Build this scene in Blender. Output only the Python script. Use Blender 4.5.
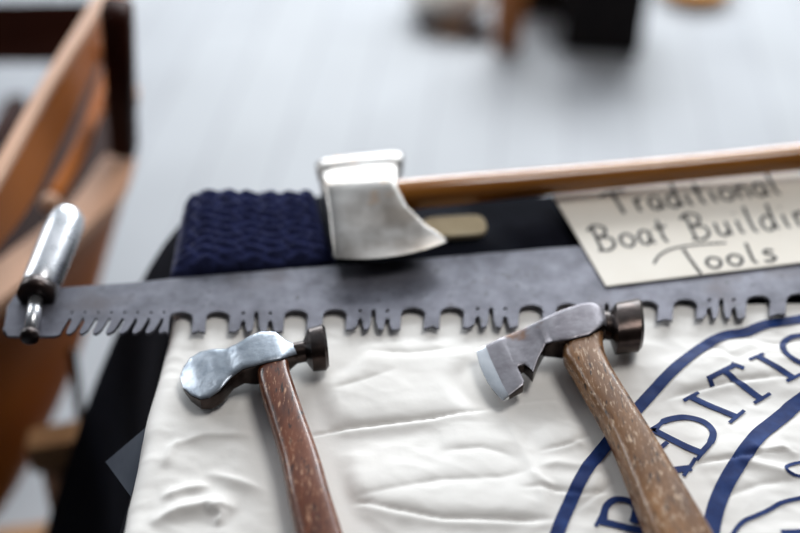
import bpy, bmesh, math, random
from mathutils import Vector, noise, geometry
random.seed(7)
S = bpy.context.scene
for o in list(bpy.data.objects): bpy.data.objects.remove(o)

# ---------------------------------------------------------------- camera, light, exposure
PITCH = math.radians(40); FPX = 1111.1; TZ = 0.75; CAMZ = 1.407
cd = bpy.data.cameras.new('camera'); cam = bpy.data.objects.new('camera', cd)
S.collection.objects.link(cam); S.camera = cam
cam.location = (0, 0, CAMZ); cam.rotation_euler = (math.pi/2 - PITCH, 0, 0)
cd.lens = 50; cd.sensor_width = 36; cd.clip_start = 0.02
cd.dof.use_dof = True; cd.dof.focus_distance = 0.86; cd.dof.aperture_fstop = 1.6

W = bpy.data.worlds.new('world'); S.world = W; W.use_nodes = True
bg = W.node_tree.nodes['Background']   # bright glazed side beyond the floor, dim room behind the viewer
wt = W.node_tree; tcw = wt.nodes.new('ShaderNodeTexCoord'); sx = wt.nodes.new('ShaderNodeSeparateXYZ'); rw = wt.nodes.new('ShaderNodeValToRGB')
wt.links.new(tcw.outputs['Generated'], sx.inputs[0]); mr = wt.nodes.new('ShaderNodeMapRange'); mr.inputs[1].default_value = -1
wt.links.new(sx.outputs['Y'], mr.inputs[0]); wt.links.new(mr.outputs[0], rw.inputs[0]); wt.links.new(rw.outputs[0], bg.inputs[0])
e = rw.color_ramp.elements; e[0].position = 0.30; e[0].color = (0.035, 0.033, 0.035, 1); e[1].position = 0.95; e[1].color = (0.80, 0.90, 1.0, 1)
e = rw.color_ramp.elements.new(0.72); e.color = (0.20, 0.22, 0.25, 1)
bg.inputs[1].default_value = 0.75

def area(name, loc, target, sx, sy, power, col):
    l = bpy.data.lights.new(name, 'AREA'); l.shape = 'RECTANGLE'; l.size = sx; l.size_y = sy
    l.energy = power; l.color = col
    o = bpy.data.objects.new(name, l); S.collection.objects.link(o); o.location = loc
    o.rotation_euler = (Vector(target) - Vector(loc)).to_track_quat('-Z', 'Y').to_euler()
    return o
area('window_light', (0.6, 5.2, 2.3), (0.0, 1.0, 0.6), 4.6, 1.5, 235, (0.93, 0.97, 1.0))
area('left_highlight_lamp', (-3.3, 3.2, 2.2), (0.0, 0.8, 0.75), 1.6, 1.3, 42, (0.95, 0.98, 1.0))  # added lamp that puts highlights along the left edges of the handles
area('skylight', (1.2, 1.4, 3.9), (0.1, 0.8, 0.75), 1.3, 1.1, 36, (1.0, 0.98, 0.95))
S.view_settings.view_transform = 'Standard'; S.view_settings.look = 'None'
S.view_settings.exposure = 0.46; S.view_settings.gamma = 1

# ---------------------------------------------------------------- helpers
def at(px, py, z):
    u = (px-400)/FPX; v = (266.5-py)/FPX; a = PITCH
    d = Vector((u, math.cos(a)+v*math.sin(a), -math.sin(a)+v*math.cos(a)))
    return Vector((0, 0, CAMZ)) + d*((z-CAMZ)/d.z)

def at_depth(px, py, dep):
    u = (px-400)/FPX; v = (266.5-py)/FPX; a = PITCH
    d = Vector((u, math.cos(a)+v*math.sin(a), -math.sin(a)+v*math.cos(a)))
    return Vector((0, 0, CAMZ)) + d*dep

def obj(name, verts, faces, m, parent=None, smooth=True, mats=None, auto=None):
    me = bpy.data.meshes.new(name); me.from_pydata([tuple(v) for v in verts], [], faces); me.update()
    bm = bmesh.new(); bm.from_mesh(me); bmesh.ops.recalc_face_normals(bm, faces=bm.faces)
    if auto:
        for e in bm.edges:
            if len(e.link_faces) == 2 and e.calc_face_angle(0) > math.radians(auto): e.smooth = False
    bm.to_mesh(me); bm.free()
    for p in me.polygons: p.use_smooth = smooth
    me.materials.append(m)
    o = bpy.data.objects.new(name, me); S.collection.objects.link(o)
    if parent: o.parent = parent
    return o

def thing(name, label, cat, loc=(0, 0, 0), group=None):
    o = bpy.data.objects.new(name, None); S.collection.objects.link(o); o.location = loc
    o.empty_display_size = 0.02
    o['label'] = label; o['category'] = cat
    if group: o['group'] = group
    return o
def adopt(root, objs):
    bpy.context.view_layer.update()
    for c in objs:
        c.parent = root; c.matrix_parent_inverse = root.matrix_world.inverted()
def tag(o, label, cat, group=None):
    o['label'] = label; o['category'] = cat
    if group: o['group'] = group
    return o

def catmull(pts, n=6):
    pts = [Vector(p) for p in pts]; out = []
    for i in range(len(pts)-1):
        p0 = pts[max(i-1, 0)]; p1 = pts[i]; p2 = pts[i+1]; p3 = pts[min(i+2, len(pts)-1)]
        for k in range(n):
            t = k/n
            out.append(0.5*((2*p1)+(p2-p0)*t+(2*p0-5*p1+4*p2-p3)*t*t+(3*p1-p0-3*p2+p3)*t**3))
    out.append(pts[-1]); return out

def superring(c, hw, hz, n, N=32, bow=None):
    """ring round centre c, half width vector hw, half height vector hz, superellipse exponent n"""
    r = []
    for k in range(N):
        t = 2*math.pi*(k+0.5)/N; ct, st = math.cos(t), math.sin(t)
        a = math.copysign(abs(ct)**(2/n), ct); b = math.copysign(abs(st)**(2/n), st)
        p = c + hw*a + hz*b
        if bow is not None: p = p + bow*(1-a*a)
        r.append(p)
    return r
def loft(name, rings, m, parent=None, auto=None, smooth=True):
    N = len(rings[0]); v = [p for r in rings for p in r]; f = []
    for i in range(len(rings)-1):
        for k in range(N):
            a = i*N+k; b = i*N+(k+1) % N
            f.append((a, b, b+N, a+N))
    f.append(tuple(range(N))); f.append(tuple((len(rings)-1)*N+k for k in range(N)))
    return obj(name, v, f, m, parent, smooth, auto=auto)
def lofthead(name, st, z0, m, auto=38, sub=3, N=40):
    """stations (point a, point b, thickness, exponent, bow in pixels, lift)"""
    rings = []; flat = []
    for s in st:
        (ax, ay), (bx, by), t, n = s[:4]; bow = s[4] if len(s) > 4 else (0, 0); lift = s[5] if len(s) > 5 else 0
        z = z0+lift
        A = at(ax, ay, z); B = at(bx, by, z); M = at((ax+bx)/2, (ay+by)/2, z); Mb = at((ax+bx)/2+bow[0], (ay+by)/2+bow[1], z)
        flat.append(((A+B)/2, (B-A)/2, t, n, Mb-M))
    for i in range(len(flat)-1):
        for k in range(sub):
            t = k/sub; f = flat[i]; g = flat[i+1]
            L = lambda a, b: a*(1-t)+b*t
            rings.append(superring(L(f[0], g[0]), L(f[1], g[1]), Vector((0, 0, L(f[2], g[2])/2)), L(f[3], g[3]), N, L(f[4], g[4])))
    f = flat[-1]; rings.append(superring(f[0], f[1], Vector((0, 0, f[2]/2)), f[3], N, f[4]))
    return loft(name, rings, m, auto=auto)
def tube(name, pts, rad, m, parent=None, N=20, n=2.0, auto=None, flat=1.0):
    """tube along points with a radius per point"""
    rings = []
    for i, p in enumerate(pts):
        d = (pts[min(i+1, len(pts)-1)]-pts[max(i-1, 0)]).normalized()
        up = Vector((0, 0, 1)) if abs(d.z) < 0.9 else Vector((0, 1, 0))
        s = d.cross(up).normalized(); w = s.cross(d).normalized()
        r = rad[i] if isinstance(rad, (list, tuple)) else rad
        rings.append(superring(p, s*r, w*r*flat, n, N))
    return loft(name, rings, m, parent, auto)
def prism(name, top, vec, m, parent=None, bev=0.0):
    """polygon extruded along vec"""
    v = list(top)+[p+vec for p in top]; n = len(top)
    f = [tuple(range(n)), tuple(range(2*n-1, n-1, -1))]+[(i, (i+1) % n, n+(i+1) % n, n+i) for i in range(n)]
    o = obj(name, v, f, m, parent, False)
    if bev:
        b = o.modifiers.new('bevel', 'BEVEL'); b.width = bev; b.segments = 3; b.limit_method = 'ANGLE'
        for p in o.data.polygons: p.use_smooth = True
        b.harden_normals = True
    return o
def box(name, c, sx, sy, sz, m, parent=None, rz=0, bev=0.004, ):
    c = Vector(c); cr, sr = math.cos(rz), math.sin(rz)
    q = [(-1, -1), (1, -1), (1, 1), (-1, 1)]
    top = [c+Vector((a*sx/2*cr-b*sy/2*sr, a*sx/2*sr+b*sy/2*cr, -sz/2)) for a, b in q]
    return prism(name, top, Vector((0, 0, sz)), m, parent, bev)

# ---------------------------------------------------------------- materials
def new_mat(name):
    m = bpy.data.materials.new(name); m.use_nodes = True
    return m, m.node_tree, m.node_tree.nodes['Principled BSDF']
def mat(name, c1, c2=None, rough=0.5, metal=0.0, scale=20, stretch=(1, 1, 1), detail=6, bump=0.0, bscale=None, lo=0.35, hi=0.65,
        r2=None, coat=0.0, coord='Object', sheen=0, spots=None, rot=(0, 0, 0), bdist=0.001, spec=0.5):
    m, nt, b = new_mat(name); L = nt.links.new
    b.inputs['Roughness'].default_value = rough; b.inputs['Metallic'].default_value = metal
    b.inputs['Coat Weight'].default_value = coat; b.inputs['Coat Roughness'].default_value = 0.12
    b.inputs['Sheen Weight'].default_value = sheen; b.inputs['Specular IOR Level'].default_value = spec
    tc = nt.nodes.new('ShaderNodeTexCoord'); mp = nt.nodes.new('ShaderNodeMapping'); mp.inputs['Scale'].default_value = stretch
    mp.inputs['Rotation'].default_value = rot
    L(tc.outputs[coord], mp.inputs[0])
    def nz(sc, det=detail, src=mp):
        n = nt.nodes.new('ShaderNodeTexNoise'); n.inputs['Scale'].default_value = sc; n.inputs['Detail'].default_value = det
        n.inputs['Roughness'].default_value = 0.6; L(src.outputs[0], n.inputs['Vector']); return n
    def ramp(fac, a, bb, lo, hi):
        r = nt.nodes.new('ShaderNodeValToRGB'); e = r.color_ramp.elements
        e[0].position = lo; e[1].position = hi; e[0].color = (*a, 1); e[1].color = (*bb, 1); L(fac, r.inputs[0]); return r
    if c2 is None: b.inputs['Base Color'].default_value = (*c1, 1)
    else:
        n = nz(scale); r = ramp(n.outputs[0], c1, c2, lo, hi); src = r.outputs[0]
        if spots:
            for sc, col, l, h in spots:
                n2 = nz(sc, 4); rr = ramp(n2.outputs[0], (0, 0, 0), (1, 1, 1), l, h)
                mx = nt.nodes.new('ShaderNodeMix'); mx.data_type = 'RGBA'; L(rr.outputs[0], mx.inputs[0]); L(src, mx.inputs[6])
                mx.inputs[7].default_value = (*col, 1); src = mx.outputs[2]
        L(src, b.inputs['Base Color'])
        if r2 is not None:
            r_ = ramp(n.outputs[0], (rough,)*3, (r2,)*3, lo, hi); L(r_.outputs[0], b.inputs['Roughness'])
    if bump:
        n = nz(bscale or scale, 8); bp = nt.nodes.new('ShaderNodeBump'); bp.inputs['Strength'].default_value = bump
        bp.inputs['Distance'].default_value = bdist; L(n.outputs[0], bp.inputs['Height']); L(bp.outputs[0], b.inputs['Normal'])
    return m

M = {}
M['canvas'] = mat('white_canvas', (0.80, 0.775, 0.74), (0.86, 0.84, 0.81), 0.62, scale=9, bump=0.35, bscale=60, bdist=0.0009, spec=0.25)
M['ink'] = mat('blue_print', (0.006, 0.022, 0.11), (0.014, 0.045, 0.18), 0.6, scale=70, lo=0.42, hi=0.7, spec=0.15)
M['saw'] = mat('aged_saw_steel', (0.085, 0.085, 0.105), (0.16, 0.16, 0.19), 0.5, 0.6, scale=38, bump=0.25, bscale=160, r2=0.38,
               spots=[(15, (0.10, 0.09, 0.10), 0.58, 0.72), (150, (0.08, 0.08, 0.09), 0.60, 0.68)])
M['bright_steel'] = mat('polished_steel', (0.50, 0.51, 0.53), (0.68, 0.68, 0.70), 0.22, 0.9, scale=22, bump=0.1, bscale=60, r2=0.33)
M['axe_steel'] = mat('worn_axe_steel', (0.20, 0.18, 0.16), (0.38, 0.37, 0.36), 0.30, 0.9, scale=18, bump=0.15, bscale=60, r2=0.4,
                     spots=[(26, (0.35, 0.20, 0.10), 0.60, 0.72)])
M['hatchet_steel'] = mat('grey_hatchet_steel', (0.13, 0.12, 0.135), (0.25, 0.24, 0.26), 0.42, 0.75, scale=45, bump=0.3, bscale=130, r2=0.33,
                         spots=[(28, (0.16, 0.09, 0.06), 0.60, 0.70)])
M['hammer_steel'] = mat('pitted_blue_grey_steel', (0.19, 0.22, 0.26), (0.40, 0.44, 0.49), 0.38, 0.75, scale=60, bump=0.45, bscale=110, r2=0.28)
M['edge_steel'] = mat('ground_edge_steel', (0.6, 0.62, 0.65), (0.75, 0.76, 0.78), 0.25, 0.9, scale=40)
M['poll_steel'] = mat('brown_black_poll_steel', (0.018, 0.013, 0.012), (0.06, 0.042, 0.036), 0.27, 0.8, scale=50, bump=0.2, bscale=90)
M['dark_steel'] = mat('blackened_steel', (0.012, 0.010, 0.011), (0.04, 0.022, 0.018), 0.30, 0.5, scale=50, bump=0.2, bscale=90)
def wood(name, c1, c2, rough, coat=0.0, scale=14, spots=None, stretch=(1, 1, 1), rot=(0, 0, 0), bump=0.3, r2=None, spec=0.35):
    return mat(name, c1, c2, rough, scale=scale, stretch=stretch, bump=bump, bscale=scale*3, coat=coat, spots=spots, rot=rot, r2=r2, lo=0.3, hi=0.7, spec=spec)
M['red_handle'] = wood('oiled_red_brown_wood', (0.065, 0.015, 0.005), (0.19, 0.055, 0.020), 0.34, 0.3, 60, [(480, (0.42, 0.23, 0.14), 0.57, 0.68), (300, (0.02, 0.008, 0.005), 0.56, 0.66)], (1, .25, 1), (0, 0, 0.3))
M['brown_handle'] = wood('weathered_brown_wood', (0.11, 0.045, 0.014), (0.27, 0.13, 0.05), 0.38, 0.22, 60, [(520, (0.55, 0.40, 0.28), 0.55, 0.68), (320, (0.03, 0.014, 0.008), 0.56, 0.66)], (1, .25, 1), (0, 0, 0.45))
M['axe_handle'] = wood('honey_wood', (0.30, 0.10, 0.012), (0.42, 0.17, 0.03), 0.2, 0.6, 10, None, (.15, 1, 1))
M['boat'] = wood('varnished_boat_wood', (0.33, 0.080, 0.003), (0.46, 0.13, 0.006), 0.5, 0.0, 5, None, (1, .3, 1), spec=0.12)
M['boat_hull'] = wood('varnished_hull_wood', (0.30, 0.075, 0.008), (0.44, 0.13, 0.018), 0.55, 0.0, 5, None, (1, .3, 1), spec=0.12)
M['boat_dark'] = wood('dark_mahogany', (0.018, 0.004, 0.002), (0.04, 0.009, 0.004), 0.6, 0.0, 6, spec=0.1)
M['boat_pale'] = wood('pale_gunwale_wood', (0.50, 0.27, 0.16), (0.64, 0.38, 0.25), 0.5, 0.0, 6, None, (1, .3, 1))
M['stand'] = wood('pine_stand_wood', (0.24, 0.12, 0.05), (0.34, 0.18, 0.08), 0.6, 0, 8)
M['knit'] = mat('navy_wool', (0.010, 0.016, 0.085), (0.022, 0.034, 0.15), 0.9, scale=120, bump=0.8, bscale=260, sheen=0.25)
M['black_cloth'] = mat('black_cloth', (0.0035, 0.004, 0.008), (0.006, 0.007, 0.013), 0.95, scale=50, spec=0.08)
M['grey_cloth'] = mat('grey_card_stock', (0.10, 0.12, 0.16), (0.14, 0.165, 0.21), 0.7, scale=20)
M['card'] = mat('cream_card', (0.76, 0.70, 0.61), (0.81, 0.76, 0.68), 0.6, scale=10)
M['pen'] = mat('dark_pen_ink', (0.006, 0.008, 0.016), None, 0.6, spec=0.1)
M['tagwood'] = wood('pale_tag_wood', (0.55, 0.45, 0.28), (0.72, 0.62, 0.44), 0.5, 0.1, 30)
M['table'] = wood('plain_table_wood', (0.3, 0.2, 0.12), (0.4, 0.28, 0.17), 0.6)
M['sack'] = mat('white_sack', (0.72, 0.68, 0.62), (0.82, 0.79, 0.75), 0.8, scale=12)
M['black_bag'] = mat('black_leather', (0.006, 0.005, 0.006), (0.016, 0.012, 0.012), 0.7, scale=14, bump=0.3, spec=0.15)
M['orange_wood'] = wood('orange_brown_wood', (0.26, 0.075, 0.01), (0.42, 0.14, 0.02), 0.45, 0.3, 9)
M['orange'] = mat('orange_plastic', (0.75, 0.28, 0.02), (0.85, 0.36, 0.03), 0.4, scale=9)

# ---------------------------------------------------------------- setting: pale boarded floor
def floor_mat():
    m, nt, b = new_mat('pale_grey_boards'); L = nt.links.new
    tc = nt.nodes.new('ShaderNodeTexCoord'); mp = nt.nodes.new('ShaderNodeMapping'); mp.inputs['Rotation'].default_value = (0, 0, math.radians(96))
    L(tc.outputs['Object'], mp.inputs[0])
    br = nt.nodes.new('ShaderNodeTexBrick'); L(mp.outputs[0], br.inputs[0])
    br.inputs['Color1'].default_value = (0.34, 0.355, 0.385, 1); br.inputs['Color2'].default_value = (0.38, 0.395, 0.42, 1)
    br.inputs['Mortar'].default_value = (0.25, 0.26, 0.285, 1); br.inputs['Scale'].default_value = 1
    br.inputs['Brick Width'].default_value = 2.6; br.inputs['Row Height'].default_value = 0.16; br.inputs['Mortar Size'].default_value = 0.004
    n = nt.nodes.new('ShaderNodeTexNoise'); n.inputs['Scale'].default_value = 3; n.inputs['Detail'].default_value = 6
    L(mp.outputs[0], n.inputs[0])
    mx = nt.nodes.new('ShaderNodeMix'); mx.data_type = 'RGBA'; mx.blend_type = 'MULTIPLY'; mx.inputs[0].default_value = 0.35
    L(br.outputs[0], mx.inputs[6]); L(n.outputs[0], mx.inputs[7]); L(mx.outputs[2], b.inputs['Base Color'])
    b.inputs['Roughness'].default_value = 0.55
    return m
fl = obj('floor', [(-3.5, -1, 0), (3.5, -1, 0), (3.5, 6, 0), (-3.5, 6, 0)], [(0, 1, 2, 3)], floor_mat()); fl['kind'] = 'structure'

# ---------------------------------------------------------------- table
XL = at(142, 470, TZ).x + 0.004; XR = 0.80; YB = at(300, 198, TZ).y; YF = 0.24
tb = thing('table', 'table hidden beneath the long black tablecloth', 'table', ((XL+XR)/2, (YF+YB)/2, 0))
parts = [box('table_top', ((XL+XR)/2, (YF+YB)/2, TZ-0.018), XR-XL-0.01, YB-YF-0.01, 0.03, M['table'])]
for x in (XL+.05, XR-.05):
    for y in (YF+.05, YB-.05): parts.append(box('leg', (x, y, (TZ-.033)/2), .045, .045, TZ-.033, M['table']))
adopt(tb, parts)
# black tablecloth: flat top and a skirt that flares and folds
def rrect(n, r=0.02):
    pts = []
    for cx, cy, a0 in ((XR-r, YB-r, 0), (XL+r, YB-r, 90), (XL+r, YF+r, 180), (XR-r, YF+r, 270)):
        for k in range(10):
            a = math.radians(a0+k*10); pts.append((Vector((cx+r*math.cos(a), cy+r*math.sin(a), 0)), Vector((math.cos(a), math.sin(a), 0))))
    out = []
    for i in range(len(pts)):
        p, q = pts[i]; p2, q2 = pts[(i+1) % len(pts)]
        L = (p2-p).length; k = max(1, int(L/0.012))
        for j in range(k): t = j/k; out.append((p.lerp(p2, t), q.lerp(q2, t).normalized()))
    return out
peri = rrect(0); rows = 26; V = []; F = []; NP = len(peri)
rings = []
for j in range(rows+1):
    t = j/rows; drop = t*(TZ-0.015)
    ring = []
    for i, (p, q) in enumerate(peri):
        s = i*0.012
        corner = math.exp(-((p-Vector((XL, YB, 0))).length/0.16)**2)
        fold = (math.sin(s*34)*0.5+math.sin(s*21+1)*0.5)*0.035*t
        off = 0.004*min(1, t*12)+0.16*t**0.8+fold+corner*0.16*t**0.7
        ring.append(Vector((p.x+q.x*off, p.y+q.y*off, TZ+0.002-drop-(0.0 if j else 0))))
    rings.append(ring)
for r in rings: V += r
for j in range(rows):
    for i in range(NP): a = j*NP+i; b = j*NP+(i+1) % NP; F.append((a, b, b+NP, a+NP))
F.append(tuple(range(NP)))
blk = obj('tablecloth', V, F, M['black_cloth'], auto=60)
tag(blk, 'long black tablecloth flaring to the floor under the white printed cloth', 'tablecloth')

# ---------------------------------------------------------------- white canvas with folds
ZC = TZ+0.0045
CREASES = []   # (points, height, width away side, width near side, kind)
def crease(px, A, w1, w2, kind='valley'):
    CREASES.append(([at(x, y, ZC).xy for x, y in px], A, w1, w2, kind))
crease([(290, 441), (345, 431), (420, 424), (470, 416), (505, 406), (565, 400)], .0060, .018, .003)
crease([(325, 505), (380, 495), (440, 484), (500, 482), (532, 474)], .0028, .012, .010)
crease([(335, 499), (390, 512), (440, 521), (520, 523), (560, 522)], .0045, .016, .003)
crease([(498, 402), (507, 425), (520, 450), (532, 472), (543, 500), (548, 533)], .0016, .004, .005, 'ridge')
crease([(532, 472), (556, 466), (585, 470), (620, 468)], .0020, .006, .004, 'ridge')
crease([(538, 455), (570, 447), (600, 432)], .0026, .009, .002)
crease([(515, 492), (545, 490), (580, 497), (640, 490)], .0024, .008, .003)
crease([(530, 474), (542, 484), (556, 492)], .0022, .003, .003, 'ridge')
crease([(360, 352), (410, 356), (470, 348)], .0050, .022, .012)
crease([(330, 392), (360, 385), (400, 372)], .0030, .020, .012)
crease([(175, 447), (205, 438), (250, 437), (290, 440)], .0024, .010, .003, 'ridge')
crease([(205, 475), (240, 484), (285, 497), (320, 500)], .0030, .004, .006, 'ridge')
crease([(285, 509), (330, 508), (380, 505)], .0026, .010, .003)
crease([(150, 525), (180, 512), (212, 506), (240, 510)], .0045, .008, .004, 'ridge')
crease([(205, 503), (222, 516), (216, 528)], .0030, .003, .003, 'ridge')
crease([(206, 512), (226, 507)], .003, .003, .003, 'ridge')
crease([(160, 500), (185, 492), (212, 488)], .0030, .006, .004, 'ridge')
crease([(165, 470), (172, 450), (182, 440)], .0016, .004, .004, 'ridge')
crease([(662, 402), (700, 391), (735, 383), (800, 376)], .0030, .012, .003)
crease([(745, 338), (775, 345), (830, 338)], .0050, .014, .008)
crease([(690, 340), (720, 350), (735, 362)], .0030, .012, .008)
crease([(690, 466), (720, 462), (760, 456), (800, 452)], .0026, .008, .003)
crease([(735, 462), (770, 470), (800, 478)], .0020, .005, .004, 'ridge')
crease([(750, 448), (762, 455), (782, 450), (800, 458)], .0020, .003, .003, 'ridge')
crease([(560, 440), (600, 452), (650, 447)], .0016, .008, .004, 'ridge')
crease([(575, 512), (610, 487), (640, 478)], .0022, .008, .003)
crease([(720, 500), (760, 486), (800, 480)], .0016, .010, .006)
crease([(440, 455), (480, 452), (520, 462)], .0030, .012, .010)
crease([(200, 420), (280, 412), (330, 415)], .0018, .015, .010)
HAM = [[at(*p, ZC).xy for p in q] for q in ([(185, 392), (240, 372), (325, 352)], [(275, 365), (290, 440), (318, 533), (345, 640)], [(492, 385), (570, 345), (640, 335)], [(585, 350), (630, 440), (690, 560)])]
YFLAT = at(400, 338, ZC).y
def segd(p, a, b):
    ab = b-a; t = max(0, min(1, (p-a).dot(ab)/ab.length_squared)); q = a+ab*t
    return (p-q), t
def H(x, y):
    p = Vector((x, y)); h = 0.0
    for pts, A, w1, w2, kind in CREASES:
        best = None; n = len(pts)-1
        for i in range(n):
            d, t = segd(p, pts[i], pts[i+1]); L = d.length
            if best is None or L < best[0]: best = (L, d, (i+t)/n, pts[i+1]-pts[i])
        L, d, s, ab = best
        if L > 0.09: continue
        side = 1 if (ab.x*d.y-ab.y*d.x)*(1 if ab.x >= 0 else -1) > 0 else -1
        fade = 1.4*min(1, s*4+0.02)*min(1, (1-s)*4+0.02)
        if kind == 'ridge':
            w = w1 if side > 0 else w2; h += A*fade*math.exp(-(L/w)**1.4)
        else:
            if side > 0: h += A*fade*2.2*(L/w1)*math.exp(-L/w1)
            else: h += A*fade*1.3*(L/w2)*math.exp(-L/w2)*0.7
    v = Vector((x*1.0, y*2.3, 0))
    h += 0.0022*(noise.noise(v*9)+0.6)+0.0005*noise.noise(v*22+Vector((5, 1, 0)))+0.0004*noise.noise(Vector((x, y*1.5, 3))*70)
    k = max(0.12, min(1, (YFLAT-y)/0.03+0.12)) if y > YFLAT-0.04 else 1
    h *= k
    rr = noise.noise(Vector((x*1.3+y*.8, y*1.6, 7))*26); h += 0.0004*(1-abs(rr)*3 if abs(rr) < .33 else 0)
    dm = min(segd(p, q[i], q[i+1])[0].length for q in HAM for i in range(len(q)-1))
    if dm < .044:
        k = max(0, (dm-.024)/.020); k = k*k*(3-2*k); h = h*k+min(h, .0012)*(1-k)
    return h if h < 0.003 else 0.003+0.006*(1-math.exp(-(h-0.003)/0.006))
XE = XL-0.009; RB = 0.014
def cloth_pt(s, y):
    """s is the distance along the cloth from the left table edge, negative hangs down"""
    x = XE+s
    if s >= RB:
        return Vector((x, y, ZC+H(x, y)))
    hh = H(XE+RB, y); arc = RB-s; L = RB*math.pi/2*0.86
    lean = 0.004*noise.noise(Vector((s*20, y*14, 2)))
    if arc < L:
        a = arc/RB; return Vector((XE+RB-RB*math.sin(a)*1.0+lean*a, y, ZC+hh-RB*(1-math.cos(a))))
    a = L/RB; e = arc-L
    return Vector((XE+RB-RB*math.sin(a)-e*math.cos(a)-0.0+lean, y, ZC+hh-RB*(1-math.cos(a))-e*math.sin(a)))
yb0 = at(400, 303, ZC).y
ys = []; y = 0.25
while y < yb0: ys.append(y); y += 0.0017 if y > 0.46 else 0.008
ss = []; s = -0.032
while s < 0.74: ss.append(s); s += 0.0019 if s < 0.60 else 0.008
V = [cloth_pt(s, y+0.006*noise.noise(Vector((s*8, y*3, 9))) if y > yb0-0.02 else y) for y in ys for s in ss]
nx = len(ss); F = [(j*nx+i, j*nx+i+1, (j+1)*nx+i+1, (j+1)*nx+i) for j in range(len(ys)-1) for i in range(nx-1)]
can = obj('printed_cloth', V, F, M['canvas'])
so = can.modifiers.new('solid', 'SOLIDIFY'); so.thickness = 0.0012; so.offset = -1
tag(can, 'creased white canvas cloth printed with a blue ring of capital letters', 'cloth')

# blue print, lying on the folds
def ribbons(name, strokes, m, hfun, parent, step=0.003, lift=0.0005, cross=4):
    V = []; F = []
    for pts, w in strokes:
        P = [Vector(p) for p in pts]; ww = w if isinstance(w, (list, tuple)) else [w]*len(P)
        Q = []; Wd = []
        for i in range(len(P)-1):
            n = max(1, int((P[i+1]-P[i]).length/step))
            for k in range(n): t = k/n; Q.append(P[i].lerp(P[i+1], t)); Wd.append(ww[i]*(1-t)+ww[i+1]*t)
        Q.append(P[-1]); Wd.append(ww[-1]); b = len(V)
        for i, q in enumerate(Q):
            d = (Q[min(i+1, len(Q)-1)]-Q[max(i-1, 0)]).normalized(); s = Vector((-d.y, d.x))
            for c in range(cross+1):
                r = q+s*Wd[i]*(c/cross-.5); V.append(Vector((r.x, r.y, hfun(r.x, r.y)+lift)))
        n = cross+1
        for i in range(len(Q)-1):
            for c in range(cross): F.append((b+i*n+c, b+i*n+c+1, b+(i+1)*n+c+1, b+(i+1)*n+c))
    return obj(name, V, F, m, parent)
c2 = lambda px: [at(x, y, ZC+.004).xy for x, y in px]
cs = lambda px, n=8: [p for p in catmull([q.to_3d() for q in c2(px)], n)]
def cv(px, n=8): return [p.xy for p in cs(px, n)]
HZ = lambda x, y: ZC+H(x, y)
W1 = 0.0100
outer = cv([(535, 640), (546, 575), (557, 533), (571, 500), (590, 465), (622, 424), (662, 381), (698, 349), (723, 334), (745, 330), (768, 322), (800, 317), (845, 306)])
inner = cv([(706, 600), (708, 560), (713, 520), (722, 491), (738, 463), (758, 436), (772, 423), (786, 411), (800, 399), (850, 370)])
ribbons('printed_outer_ring', [(outer, W1)], M['ink'], HZ, can, lift=.0008, step=.002, cross=6)
ribbons('printed_inner_ring', [(inner, 0.0125)], M['ink'], HZ, can, lift=.0008, step=.002, cross=8)
ST = 0.0058; SE = 0.0030
L_I2 = [(c2([(757, 356), (793, 376)]), ST), (c2([(749, 360), (764, 353)]), SE), (c2([(787, 380), (803, 372)]), SE)]
L_T = [(c2([(724, 372), (762, 396)]), ST), (c2([(709, 379), (734, 366)]), .0045), (c2([(708, 377), (713, 385)]), .004), (c2([(731, 364), (744, 369)]), .004), (c2([(755, 400), (771, 391)]), SE)]
L_I1 = [(c2([(690, 395), (738, 415)]), ST), (c2([(684, 399), (699, 391)]), SE), (c2([(730, 421), (745, 408)]), SE)]
L_D = [(c2([(652, 427), (703, 454)]), ST), (cv([(655, 430), (664, 419), (684, 415), (704, 420), (713, 431), (710, 443), (699, 455)]), [.0035]*8+[.0055]*32+[.0045]*9), (c2([(648, 430), (660, 422)]), SE), (c2([(697, 459), (707, 447)]), SE)]
L_A = [(c2([(630, 473), (692, 466)]), ST), (c2([(625, 476), (668, 440)]), .0035), (c2([(648, 470), (655, 452)]), .003), (c2([(684, 474), (696, 457)]), SE)]
L_R = [(c2([(598, 519), (652, 531)]), ST), (cv([(604, 520), (606, 506), (616, 498), (629, 499), (636, 507), (633, 521)]), .0052), (c2([(596, 525), (603, 511)]), SE), (c2([(634, 520), (668, 512)]), .0045), (c2([(646, 537), (655, 523)]), SE)]
L_O = [(cv([(804, 333), (792, 335), (784, 341), (784, 349), (792, 357), (806, 363), (822, 361), (829, 352), (822, 341), (804, 333)]), .0052)]
ribbons('printed_lettering', L_I2+L_T+L_I1+L_D+L_A+L_R+L_O, M['ink'], HZ, can, lift=0.0008)
emb = [(cv([(728, 545), (735, 530), (744, 520), (757, 514), (768, 509), (782, 501), (800, 496), (830, 492)]), .0034),
       (cv([(812, 461), (798, 461), (788, 465), (787, 470), (796, 474), (812, 474)]), .0028), (c2([(782, 532), (820, 530)]), .006)]
ribbons('printed_emblem', emb, M['ink'], HZ, can, lift=0.0008)

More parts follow.
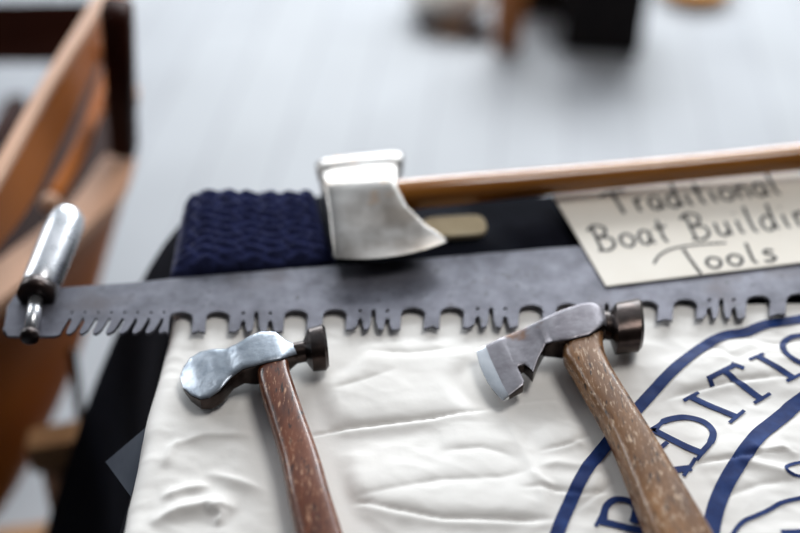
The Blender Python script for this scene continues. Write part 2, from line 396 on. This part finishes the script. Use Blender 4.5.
# ---------------------------------------------------------------- crosscut saw
ZS = TZ+0.0105; TH = 0.0022
sawroot = thing('crosscut_saw', 'long grey steel crosscut saw blade with deep gullets lying across the table', 'saw', at(120, 310, TZ+.006))
def tipy(x):
    tab = [(0, 336), (60, 335), (160, 334), (217, 333), (371, 330), (490, 328), (567, 325), (684, 321), (800, 315), (1000, 303)]
    for (a, b), (c, d) in zip(tab, tab[1:]):
        if a <= x <= c: return b+(d-b)*(x-a)/(c-a)
back = [(18, 293), (28, 290), (60, 289), (130, 284), (180, 279), (290, 270), (400, 262), (480, 255), (555, 249), (700, 240), (860, 231), (960, 226)]
lowr = [(960, 305)]
tri = []       # tooth side built right to left then reversed
seq = [(4, 334), (3, 327)]
seq_low = []
x = 4
seq_low += [(8, 337), (55, 337), (60, 335)]
# plain slanted teeth
for k in range(8):
    t0 = 62+k*13.2
    seq_low += [(t0-.5, 331), (t0+5.0, 322.5), (t0+6.6, 319.6), (t0+8.4, 318.8), (t0+9.6, 320.4), (t0+9.4, 323), (t0+5.2, 331.5), (t0+5.0, tipy(t0)-.8), (t0+7.5, tipy(t0)), (t0+10.5, tipy(t0)-2)]
def gullet(x0, x1, top, slant=3):
    n = 10; out = [(x0, tipy(x0))]
    cx = (x0+x1)/2; r = (x1-x0)/2
    for k in range(n+1):
        a = math.pi-math.pi*k/n
        out.append((cx+slant*0.4+r*math.cos(a)*1.02, top+r*0.55-math.sin(a)*r*0.55))
    out.append((x1, tipy(x1)))
    return out
holes = []
def group(x0, x1):
    """teeth between two gullets: short notch, open slot, short notch, with holes above the short ones"""
    w = x1-x0; y = tipy((x0+x1)/2); out = []
    a, b, c = x0+w*.26, x0+w*.51, x0+w*.77
    out += [(x0+2, y), (x0+4.5, y+0.5), (a-3.4, y-3), (a-2.6, y-9), (a, y-11.5), (a+2.6, y-9), (a+3.2, y-3), (a+4.5, y+.5), (b-4.6, y-1)]
    out += [(b-2.8, y-8), (b-2.6, y-17), (b-1.5, y-19.8), (b+1.5, y-19.8), (b+2.6, y-17), (b+2.8, y-8), (b+4.6, y-1)]
    out += [(c-4.5, y+.5), (c-3.2, y-3), (c-2.6, y-9), (c, y-11.5), (c+2.6, y-9), (c+3.4, y-3), (c+5, y+.5)]
    holes.extend([(a, y-18), (c, y-18)])
    return out
pairs = [(180, 217), (295, 334), (412, 451), (530, 567), (645, 684), (757, 797), (868, 906)]
for i, (a, b) in enumerate(pairs):
    if i: seq_low += group(pairs[i-1][1]+12.5, a-12.5)
    ty = tipy(a)-21
    seq_low += gullet(a-12, a+12, ty)
    seq_low += [(a+13, tipy(a)), ((a+b)/2, tipy(a)-2.5), (b-13, tipy(b))]      # raker
    seq_low += gullet(b-12, b+12, tipy(b)-21)
seq_low += [(940, 300), (960, 305)]
outline = seq + seq_low
poly = [at(x, y, ZS) for x, y in outline] + [at(x, y, ZS) for x, y in reversed(back)] + [at(8, 307, ZS)]
hp = []
for hx, hy in holes+[(72+13.2*k, 313.5) for k in range(8)]:
    r = 2.3 if hx > 170 else 1.7
    hp.append([at(hx+r*math.cos(t*math.pi/5), hy+r*0.8*math.sin(t*math.pi/5), ZS) for t in range(10)])
def plate(name, loops, m, th, bev=0.0003):
    cu = bpy.data.curves.new(name, 'CURVE'); cu.dimensions = '2D'; cu.fill_mode = 'BOTH'; cu.extrude = th/2; cu.bevel_depth = bev
    z = loops[0][0].z
    for lp in loops:
        sp = cu.splines.new('POLY'); sp.points.add(len(lp)-1)
        for q, p in zip(sp.points, lp): q.co = (p.x, p.y, 0, 1)
        sp.use_cyclic_u = True
    t = bpy.data.objects.new('tmp', cu); S.collection.objects.link(t); bpy.context.view_layer.update()
    me = bpy.data.meshes.new_from_object(t.evaluated_get(bpy.context.evaluated_depsgraph_get()))
    bpy.data.objects.remove(t); me.transform(__import__('mathutils').Matrix.Translation((0, 0, z)))
    me.materials.clear(); me.materials.append(m); me.name = name
    o = bpy.data.objects.new(name, me); S.collection.objects.link(o); return o
blade = plate('blade', [poly]+hp, M['saw'], TH)
# upright style metal grip clamped on the end, lying in line away from the teeth
zh = ZS+0.008
g0 = at(38, 291, zh); g1 = at(66, 222, zh+.004)
d = (g1-g0).normalized()
gp = [g0, g0+d*.002, g0+d*.006]+[g0.lerp(g1, t) for t in (.2, .4, .6, .8)]+[g1-d*.004, g1+d*.006, g1+d*.012, g1+d*.015]
gr = tube('grip', gp, [.012, .015, .0162, .0165, .0168, .0170, .0170, .0168, .0155, .0115, .004], M['bright_steel'], N=32)
rg = tube('ferrule', [g0-d*.009, g0-d*.008, g0+d*.003, g0+d*.004], [.0145, .0165, .0165, .0145], M['dark_steel'], N=32)
s0 = at(30, 334, ZS+.007); bolt = tube('bolt', [g0-d*.006, s0.lerp(g0, .5), s0], [.0058, .0058, .0058], M['bright_steel'])
ds = (g0-s0).normalized()
nut = tube('bolt_end', [s0+ds*.002, s0+ds*.001, s0-ds*.005, s0-ds*.007], [.0058, .0078, .0078, .005], M['dark_steel'])
adopt(sawroot, [blade, gr, rg, bolt, nut])

# ---------------------------------------------------------------- navy cable knit
kc = [(170, 284), (336, 269), (318, 190), (181, 193)]
KZ = TZ+0.030
A, B, C_, D_ = [at(*p, z) for p, z in zip(kc, (TZ, TZ, KZ, KZ))]
A.y += .004; B.y += .004
Kv = []; NU, NV = 150, 110
for j in range(NV+1):
    for i in range(NU+1):
        u = i/NU; v = j/NV
        p = (A.lerp(B, u)).lerp(D_.lerp(C_, u), v)
        eu = (u*0.165*0.5 if u < .5 else min(1, (1-u))*0.165); ev = min(v, 1-v)*0.15
        def rnd(e, r=0.022): return 1 if e > r else math.sqrt(max(0, 1-(1-e/r)**2))
        R = 1-math.sqrt((1-rnd(eu))**2+(1-rnd(ev))**2); R = max(0, R)
        # round the plan corners
        cable = abs(math.sin(u*math.pi*7.0+0.9*math.sin(v*math.pi*11+ (1 if int(u*7) % 2 else 0)*1.6)))
        tw = math.sin(v*math.pi*22+math.sin(u*math.pi*7)*2.2)
        k = 0.0030*cable+0.0022*tw*cable+0.0012*noise.noise(Vector((u*14, v*14, 0)))
        z = TZ+0.004+(0.012+0.020*min(1, v*1.5)+0.003*math.sin(u*5+1))*R+k*min(1, R*1.3)
        Kv.append(Vector((p.x, p.y, z)))
nu = NU+1
Kf = [(j*nu+i, j*nu+i+1, (j+1)*nu+i+1, (j+1)*nu+i) for j in range(NV) for i in range(NU)]
kb = [(i) for i in range(nu)]
Kf.append(tuple([i for i in range(nu)]+[j*nu+NU for j in range(1, NV+1)]+[NV*nu+i for i in range(NU-1, -1, -1)]+[j*nu for j in range(NV-1, 0, -1)]))
kn = obj('folded_jumper', Kv, Kf, M['knit'], auto=80)
tag(kn, 'folded navy blue cable knit wool jumper beside the axe head', 'jumper')

# ---------------------------------------------------------------- pale tag
tz = TZ+.006
tl = catmull([at(x, y, tz) for x, y in [(424, 224), (432, 221), (460, 219.5), (478, 219.5), (485, 225), (486, 233), (480, 238), (460, 240), (436, 240.5), (427, 237), (422, 231), (424, 224)]], 4)[:-1]
tgo = prism('wooden_tag', tl, Vector((0, 0, .006)), M['tagwood'], bev=.0015)
tag(tgo, 'small pale rounded wooden tag on the black cloth behind the axe blade', 'tag')

# ---------------------------------------------------------------- card with handwriting
zc = TZ+0.0125
cpx = [(606, 287), (860, 256), (796, 168), (548, 188)]
card = prism('note_card', [at(x, y, zc) for x, y in cpx], Vector((0, 0, .0012)), M['card'])
tag(card, 'cream card handwritten in dark ink leaning under the axe handle', 'card')
FONT = {  # strokes in a 1 high cell; advance at the end
 'T': ([[(-.15, .88), (.2, 1.02), (.75, 1.02)], [(.3, 1), (.34, .5), (.36, 0)]], .78),
 'r': ([[(.08, .6), (.1, .0)], [(.1, .4), (.22, .58), (.38, .56)]], .42),
 'a': ([[(.42, .5), (.25, .6), (.06, .4), (.1, .08), (.28, .02), (.42, .3)], [(.43, .56), (.42, .15), (.5, 0)]], .56),
 'd': ([[(.42, .48), (.25, .58), (.06, .38), (.1, .06), (.28, .0), (.42, .25)], [(.46, 1.05), (.44, .3), (.5, 0)]], .58),
 'i': ([[(.12, .55), (.13, .1), (.2, 0)], [(.12, .82), (.15, .84)]], .30),
 't': ([[(.2, .95), (.2, .15), (.3, 0)], [(.0, .62), (.42, .66)]], .44),
 'o': ([[(.25, .56), (.06, .42), (.06, .14), (.25, 0), (.44, .15), (.44, .42), (.25, .56)]], .52),
 'n': ([[(.08, .58), (.1, 0)], [(.1, .38), (.26, .58), (.4, .45), (.42, .0)]], .54),
 'l': ([[(.12, 1.05), (.13, .15), (.24, 0)]], .30),
 'B': ([[(.12, 1.0), (.14, 0)], [(-.08, .86), (.2, 1.06), (.5, .92), (.44, .64), (.16, .54)], [(.16, .54), (.56, .46), (.6, .16), (.36, -.03), (.02, .02)]], .74),
 'u': ([[(.08, .56), (.08, .15), (.25, 0), (.4, .2)], [(.42, .56), (.44, 0)]], .56),
 'g': ([[(.42, .48), (.25, .58), (.06, .38), (.12, .06), (.28, .02), (.42, .3)], [(.44, .55), (.42, -.3), (.2, -.42), (.04, -.28)]], .56),
 's': ([[(.4, .5), (.22, .58), (.1, .44), (.3, .28), (.38, .12), (.2, .0), (.02, .06)]], .48), ' ': ([], .42)}
def write(text, x0, y0, ax, ay, ux, uy, track=0.0, wd=.0031):
    """origin pixel, advance vector per unit, up vector per unit; mapped onto the card's plane"""
    out = []; u = 0
    for ch in text:
        st, adv = FONT[ch]
        for s in st:
            p = [Vector((x0+ax*(u+a)+ux*b, y0+ay*(u+a)+uy*b, 0)) for a, b in s]
            q = catmull(p, 5) if len(p) > 2 else p
            out.append(([at(k.x, k.y, zc+.0012).xy for k in q], wd))
        u += adv+track
    return out
zt = lambda x, y: zc+.0012
S1 = write('Traditional', 614, 215, 28.5, -3.6, -11, -21, .06, .0036)
S2 = write('Boat', 598, 251, 30, -3.9, -10, -23, .08)+write('Building', 692, 240, 31, -3.9, -11, -24, .10)
tpx = lambda px: at(px[0], px[1], zc+.0012)
S3 = [([k.xy for k in catmull([tpx(p) for p in [(654, 264), (659, 256), (672, 249), (695, 245), (726, 243)]], 5)], .0024), ([tpx(p).xy for p in [(683, 249), (692, 262), (701, 274)]], .0030)]
S3 += write('ools', 708, 269, 32, -4.0, -8, -19, .14)
ribbons('handwriting', S1+S2+S3, M['pen'], zt, card, lift=.0003, cross=2)
bpy.context.view_layer.update()

# ---------------------------------------------------------------- axe
za = TZ+.0305
axe = thing('axe', 'large bright steel axe with a long honey wood handle lying across the saw', 'axe', at(365, 225, TZ+.012))
head = lofthead('axe_head', [
    ((317, 167), (403, 158), .020, 5), ((316, 169), (404, 160), .024, 5), ((318, 176), (403, 168), .027, 5), ((321, 180), (399, 173), .024, 5),
    ((320, 185), (399, 178), .029, 8), ((323, 200), (398, 195), .037, 8), ((325, 205), (399, 201), .036, 8), ((329, 222), (408, 215), .025, 8),
    ((331, 238), (425, 227), .014, 6, (0, 1)), ((333, 250), (440, 236), .008, 6, (0, 3)), ((334, 256), (446, 240), .003, 4, (1, 6)), ((335, 258), (446, 242), .0008, 3, (1, 7))],
    za, M['axe_steel'], N=56)
hp_ = catmull([at(x, y, z) for x, y, z in [(335, 201, za), (400, 195, za), (470, 188.5, za), (560, 180, za-.001), (700, 167, za), (800, 157, za+.002), (900, 147, za+.004), (1000, 138, za+.005)]], 6)
rr = [.0135+.001*math.sin(i*.2) for i in range(len(hp_))]
hd = tube('axe_handle', hp_, rr, M['axe_handle'], N=28, n=2.3)
adopt(axe, [head, hd])

# ---------------------------------------------------------------- hammers
z0 = TZ+.0235
h1 = thing('hammer', 'smaller blue grey hammer hatchet with rounded pitted blade and dark red-brown handle', 'hammer', at(240, 380, TZ+.01), group=None)
hh = lofthead('hammer_head', [
    ((180, 377), (184, 391), .004, 5, (0, 0), -.009), ((184, 369), (191, 399), .009, 7, (0, 0), -.009), ((191, 362), (201, 405), .014, 8, (0, 0), -.008), ((201, 357), (211, 404), .017, 8, (0, 0), -.007),
    ((213, 355), (222, 397), .019, 7, (0, 0), -.005), ((226, 354), (233, 384), .018, 5, (0, 0), -.003), ((238, 350), (244, 377), .020, 6), ((250, 345), (255, 376), .024, 9), ((262, 341), (269, 373), .026, 9), ((276, 341), (282, 370), .025, 9),
    ((286, 345), (291, 364), .019, 3.5), ((294, 347), (298, 360), .015, 2.4)],
    z0, M['hammer_steel'], auto=32)
pl = lofthead('poll', [((292, 346.5), (296, 360.5), .016, 2.4), ((303, 344.5), (306, 358.5), .016, 2.4), ((307, 337), (311, 363), .025, 2.8), ((309, 335), (313, 365), .028, 3), ((322, 331), (326, 364), .029, 3), ((325, 332), (329, 361), .024, 3)], z0, M['poll_steel'], auto=32)
def handle(name, lft, rgt, zs, thick, m, n=3.2):
    rings = []
    Lp = catmull([at(x, y, z).copy() for (x, y), z in zip(lft, zs)], 6); Rp = catmull([at(x, y, z) for (x, y), z in zip(rgt, zs)], 6)
    T = catmull([Vector((t, 0, 0)) for t in thick], 6)
    for i, (a, b, t) in enumerate(zip(Lp, Rp, T)):
        c = (a+b)/2; hw = (b-a)/2
        hw.z = 0
        rings.append(superring(c, hw, Vector((0, 0, t.x/2)), n, 36))
    # soften the butt
    last = rings[-1]; prev = rings[-2]; cc = sum(last, Vector())/len(last); dirv = (cc-sum(prev, Vector())/len(prev)).normalized()
    for sc, f in ((.93, .003), (.78, .0055), (.5, .007)): rings.append([cc+(p-cc)*sc+dirv*f for p in last])
    return loft(name, rings, m, auto=45)
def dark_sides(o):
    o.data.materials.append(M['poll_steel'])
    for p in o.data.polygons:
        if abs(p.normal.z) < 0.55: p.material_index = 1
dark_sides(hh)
hd = handle('handle', [(258, 360), (258, 378), (263, 400), (269, 420), (281, 463), (288, 498), (295, 533), (310, 600), (322, 650)],
            [(288, 355), (290, 373), (297, 395), (305, 418), (320, 460), (331, 498), (342, 533), (362, 600), (374, 650)],
            [z0, z0, z0-.001, z0-.002, z0-.003, z0-.003, z0-.004, z0-.004, z0-.004], [.020, .021, .022, .023, .024, .025, .026, .026, .024], M['red_handle'])
adopt(h1, [hh, pl, hd])
h2 = thing('hammer', 'larger grey hatchet hammer with nail notch in its blade and weathered brown handle', 'hammer', at(560, 370, TZ+.01))
hh = lofthead('hammer_head', [
    ((485, 347), (509, 398), .006, 9, (-1, 2), -.007), ((499, 342), (523, 389), .010, 12, (0, 0), -.006), ((503, 340.5), (524, 386), .010, 12, (0, 0), -.006), ((504.5, 340), (516, 377), .010, 12, (0, 0), -.006), ((508, 339), (518, 370.5), .011, 12, (0, 0), -.006),
    ((512, 337.5), (524, 369), .011, 12, (0, 0), -.0055), ((515, 336), (529, 373), .012, 12, (0, 0), -.0055), ((518, 335), (533, 378), .012, 12, (0, 0), -.005), ((523, 333), (538, 364), .013, 12, (0, 0), -.004), ((531, 330), (545, 351), .015, 12, (0, 0), -.003), ((546, 324), (552, 350), .019, 12), ((560, 319), (568, 350), .024, 12), ((578, 314), (588, 346), .026, 12),
    ((590, 312), (598, 339), .026, 10), ((597, 312.5), (603, 335), .023, 5), ((603, 315), (607, 335), .018, 2.6)],
    z0+.002, M['hatchet_steel'], auto=30, N=64)
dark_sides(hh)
pl = lofthead('poll', [((600, 314.5), (605, 335.5), .019, 2.4), ((608, 315), (611, 337), .019, 2.4), ((612, 311), (615, 345), .028, 2.5), ((614, 309), (617, 349), .031, 2.6), ((636, 305), (640, 346), .033, 2.6), ((639, 306), (643, 343), .028, 2.6)],
    z0+.002, M['poll_steel'], auto=30)
ed = lofthead('cutting_edge', [((476, 350), (503, 401), .0008, 3, (-4, 3), -.007), ((479, 349), (505, 400), .003, 5, (-3, 3), -.007), ((485, 347), (509, 398), .006, 9, (-1, 2), -.007)], z0+.002, M['edge_steel'])
hd = handle('handle', [(566, 335), (563, 356), (573, 374), (585, 395), (610, 440), (630, 490), (646, 533), (655, 555)],
            [(603, 328), (603, 350), (609, 368), (623, 392), (653, 440), (683, 490), (706, 529), (716, 548)],
            [z0+.001, z0+.001, z0+.001, z0+.001, z0+.001, z0+.001, z0+.001, z0+.001], [.022, .023, .024, .025, .027, .029, .031, .031], M['brown_handle'])
adopt(h2, [hh, pl, ed, hd])

# ---------------------------------------------------------------- grey corner poking from under the white cloth
q = [at(107, 463, TZ-.046), at(154, 423, TZ-.008), None, at(134, 500, TZ-.046)]; q[2] = q[1]+q[3]-q[0]
gc = prism('grey_card', q, Vector((-.001, 0, .0015)), M['grey_cloth'])
tag(gc, 'corner of a grey card poking out from under the white cloth', 'card')

# ---------------------------------------------------------------- varnished boat at the left
boat = thing('wooden_boat', 'varnished wooden boat standing on the floor left of the table', 'boat', at(40, 450, 0.02))
bp = []
def strip3(name, top, bot, th, m, n=6):
    """board between an upper and a lower edge line, with thickness vector th"""
    a = catmull(top, n); b = catmull(bot, n); k = len(a)
    V = a+b+[p+th for p in a]+[p+th for p in b]; F = []
    for i in range(k-1):
        F += [(i, i+1, k+i+1, k+i), (2*k+i, 3*k+i, 3*k+i+1, 2*k+i+1), (i, 2*k+i, 2*k+i+1, i+1), (k+i, k+i+1, 3*k+i+1, 3*k+i)]
    F += [(0, k, 3*k, 2*k), (k-1, 2*k-1+0, 4*k-1, 3*k-1)]
    return obj(name, V, F, m, auto=40)
zt_ = .74
upt = [at(x, y, zt_) for x, y in [(142, -70), (104, 0), (66, 62), (38, 110), (8, 165), (-40, 250), (-150, 470)]]
dn = [at(x, y, .655) for x, y in [(150, -60), (126, 0), (90, 80), (56, 152), (26, 212), (-32, 292), (-140, 510)]]
bp.append(strip3('side_plank', upt, dn, Vector((-.014, .003, .0)), M['boat']))
cap = [at(x, y, zt_+.004) for x, y in [(142, -70), (104, 0), (66, 62), (38, 110), (8, 165), (-40, 250), (-150, 470)]]
bp.append(strip3('capping', cap, [p+Vector((-.015, .003, 0)) for p in cap], Vector((0, 0, -.008)), M['boat_pale']))
# thin inner rail
rail = catmull([at(x, y, .61) for x, y in [(112, 60), (102, 91), (88, 130), (72, 165), (52, 200)]], 4)
bp.append(tube('rail', rail, .010, M['boat'], N=14))
bp.append(tube('rail_end', [rail[-1]+(rail[-1]-rail[-2]).normalized()*t for t in (0, .012, .018)], [.011, .012, .006], M['boat_pale'], N=14))
k0 = at(104, 53, .66); bp.append(tube('peg', [k0+Vector((0, 0, -.012)), k0+Vector((0, 0, .0)), k0+Vector((0, 0, .012))], [.009, .012, .007], M['boat_pale'], N=14))
# gunwale
bp.append(prism('gap_shade_board', [at(x, y, .52) for x, y in [(116, 20), (112, 150), (66, 208), (0, 262), (-60, 300), (-60, 240), (0, 190), (50, 110)]], Vector((-.01, .02, -.02)), M['boat_dark']))  # added near-black board standing in for shade between side plank and gunwale
gu = [at(x, y, .55) for x, y in [(118, 148), (101, 160), (66, 206), (0, 259), (-70, 310), (-240, 440)]]
gl = [at(x, y, .55) for x, y in [(134, 152), (122, 190), (95, 219), (40, 268), (-30, 325), (-200, 470)]]
bp.append(strip3('gunwale', gu, gl, Vector((0, 0, -.016)), M['boat_pale']))
# hull side under the gunwale, curving down and inwards
hu = [at(x, y, .545) for x, y in [(131, 156), (119, 192), (92, 220), (38, 268), (-40, 328), (-205, 475)]]
levels = [(.545, hu)]
rowsH = [hu,
         [at(x, y, .47) for x, y in [(118, 200), (110, 214), (94, 240), (40, 300), (-40, 360), (-205, 500)]],
         [at(x, y, .38) for x, y in [(100, 262), (95, 272), (84, 300), (35, 350), (-40, 410), (-210, 530)]],
         [at(x, y, .29) for x, y in [(80, 335), (76, 345), (66, 370), (25, 410), (-45, 460), (-215, 560)]],
         [at(x, y, .20) for x, y in [(50, 410), (46, 418), (38, 436), (8, 470), (-50, 500), (-220, 590)]],
         [at(x, y, .12) for x, y in [(20, 470), (16, 478), (8, 492), (-15, 520), (-70, 545), (-230, 620)]]]
cols = [catmull([r[i] for r in rowsH], 6) for i in range(6)]
grid = [catmull([c[j] for c in cols], 6) for j in range(len(cols[0]))]
V = [p for r in grid for p in r]; w = len(grid[0])
F = [(j*w+i, j*w+i+1, (j+1)*w+i+1, (j+1)*w+i) for j in range(len(grid)-1) for i in range(w-1)]
hull = obj('hull', V, F, M['boat_hull']); sm = hull.modifiers.new('solid', 'SOLIDIFY'); sm.thickness = .014; sm.offset = 0
bp.append(hull)
# stem post with its pale collar
def post(name, a, b, w, m):
    d = (b-a).normalized(); s = d.cross(Vector((0, 1, 0))).normalized()
    return tube(name, [a, a.lerp(b, .5), b], w, m, N=16, n=5)
pa = at(124, 154, .55); pb = Vector((pa.x-.006, pa.y+.0, .86))
bp.append(post('stem_post', at(124, 148, .56), at(117, 8, .80), .018, M['boat_dark']))
bp.append(post('collar', at(121, 104, .634), at(121, 93, .652), .0215, M['boat_pale']))
bp.append(strip3('knee', [at(104, 98, .60), at(108, 120, .57)], [at(113, 98, .60), at(116, 130, .56)], Vector((0, .01, -.01)), M['boat_pale']))
# dark inner bulkhead and small dark fitting
bp.append(prism('bulkhead', [at(-60, 3, .50), at(112, 1, .50), at(96, 30, .46), at(56, 62, .42), at(-60, 62, .42)], Vector((0, .03, -.02)), M['boat_dark']))
bp.append(prism('floor_timber', [at(6, 96, .3), at(26, 94, .3), at(28, 110, .3), at(-12, 150, .3), at(-16, 140, .3)], Vector((0, 0, -.03)), M['boat_dark']))
adopt(boat, bp)
# stand
sp = []
std = thing('boat_stand', 'brown wooden trestle stand under the varnished boat', 'stand', at(60, 500, 0))
sp.append(prism('top_rail', [at(x, y, .32) for x, y in [(28, 428), (80, 418), (82, 440), (24, 450)]], Vector((0, 0, -.05)), M['stand'], bev=.004))
a = at(68, 440, .29); sp.append(prism('leg', [a+Vector(v) for v in ((-.022, -.02, 0), (.022, -.02, 0), (.022, .03, 0), (-.022, .03, 0))], Vector((0.03, -.02, -.29)), M['stand'], bev=.004))
a = at(50, 462, .27); sp.append(prism('strut', [a+Vector(v) for v in ((-.010, -.01, 0), (.010, -.01, 0), (.010, .01, 0), (-.010, .01, 0))], Vector((0.02, -.10, -.27)), M['boat_pale'], bev=.002))
sp.append(prism('foot_rail', [at(x, y, .05) for x, y in [(-60, 535), (66, 518), (70, 545), (-60, 560)]], Vector((0, 0, -.05)), M['stand'], bev=.004))
sp.append(tube('iron_rod', [at(72, 350, .42), at(81, 422, .30)], .006, M['poll_steel'], N=10))
adopt(std, sp)

# ---------------------------------------------------------------- far things on the floor
b0 = at(600, 56, 0)
bag = thing('tool_bag', 'black leather tool bag standing on the pale floor at the back', 'bag', b0)
bx = [box('body', at(606, 56, 0)+Vector((0, .10, .12)), .20, .20, .24, M['black_bag'], rz=-.15, bev=.02),
      box('side_pocket', at(552, 30, 0)+Vector((0, .14, .11)), .16, .14, .22, M['black_bag'], rz=-.1, bev=.02)]
adopt(bag, bx)
pc = at(508, 56, 0)+Vector((0, .04, 0))
st = tube('wooden_post', [pc+Vector((0, 0, z)) for z in (0, .01, .1, .25, .26)], [.030, .036, .04, .042, .036], M['orange_wood'], N=24)
tag(st, 'short rounded orange-brown wooden post beside the black bag', 'post')
V = []; F = []; cc = at(450, 22, 0)+Vector((0, .05, .0)); NS = 28
for j in range(15):
    for i in range(NS):
        th = math.pi*j/14; ph = 2*math.pi*i/NS
        r = 1+.14*noise.noise(Vector((math.sin(th)*math.cos(ph), math.sin(th)*math.sin(ph), math.cos(th)))*2.2)
        V.append(cc+Vector((.115*r*math.sin(th)*math.cos(ph), .09*r*math.sin(th)*math.sin(ph), .06+.06*r*math.cos(th))))
F = [(j*NS+i, j*NS+(i+1) % NS, (j+1)*NS+(i+1) % NS, (j+1)*NS+i) for j in range(14) for i in range(NS)]
tag(obj('sack', V, F, M['sack']), 'crumpled white sack on the floor left of the orange-brown post', 'sack')
for k, (x, y) in enumerate(((430, 29), (452, 36), (476, 40))):
    p = at(x, y, 0); o = tube('wood_offcut', [p+Vector((-.035, -.005*k, .014)), p+Vector((.035, .01, .014))], .014, M['boat_dark'] if k != 1 else M['stand'], N=8)
    tag(o, ['dark wood offcut lying leftmost before the white sack', 'mid brown wood offcut before the white sack', 'dark wood offcut lying nearest the orange-brown post'][k], 'wood offcut', 'offcuts before the sack')
oc = at(698, 5, 0)
V = []; rg = []
for z, r in ((.0, .07), (.012, .095), (.035, .10), (.045, .09), (.05, .06)):
    rg.append([oc+Vector((r*math.cos(t*math.pi/14), .07+r*math.sin(t*math.pi/14), z)) for t in range(28)])
tag(loft('round_lid', rg, M['orange'], auto=50), 'bright orange round lid on the floor at the back right', 'lid')
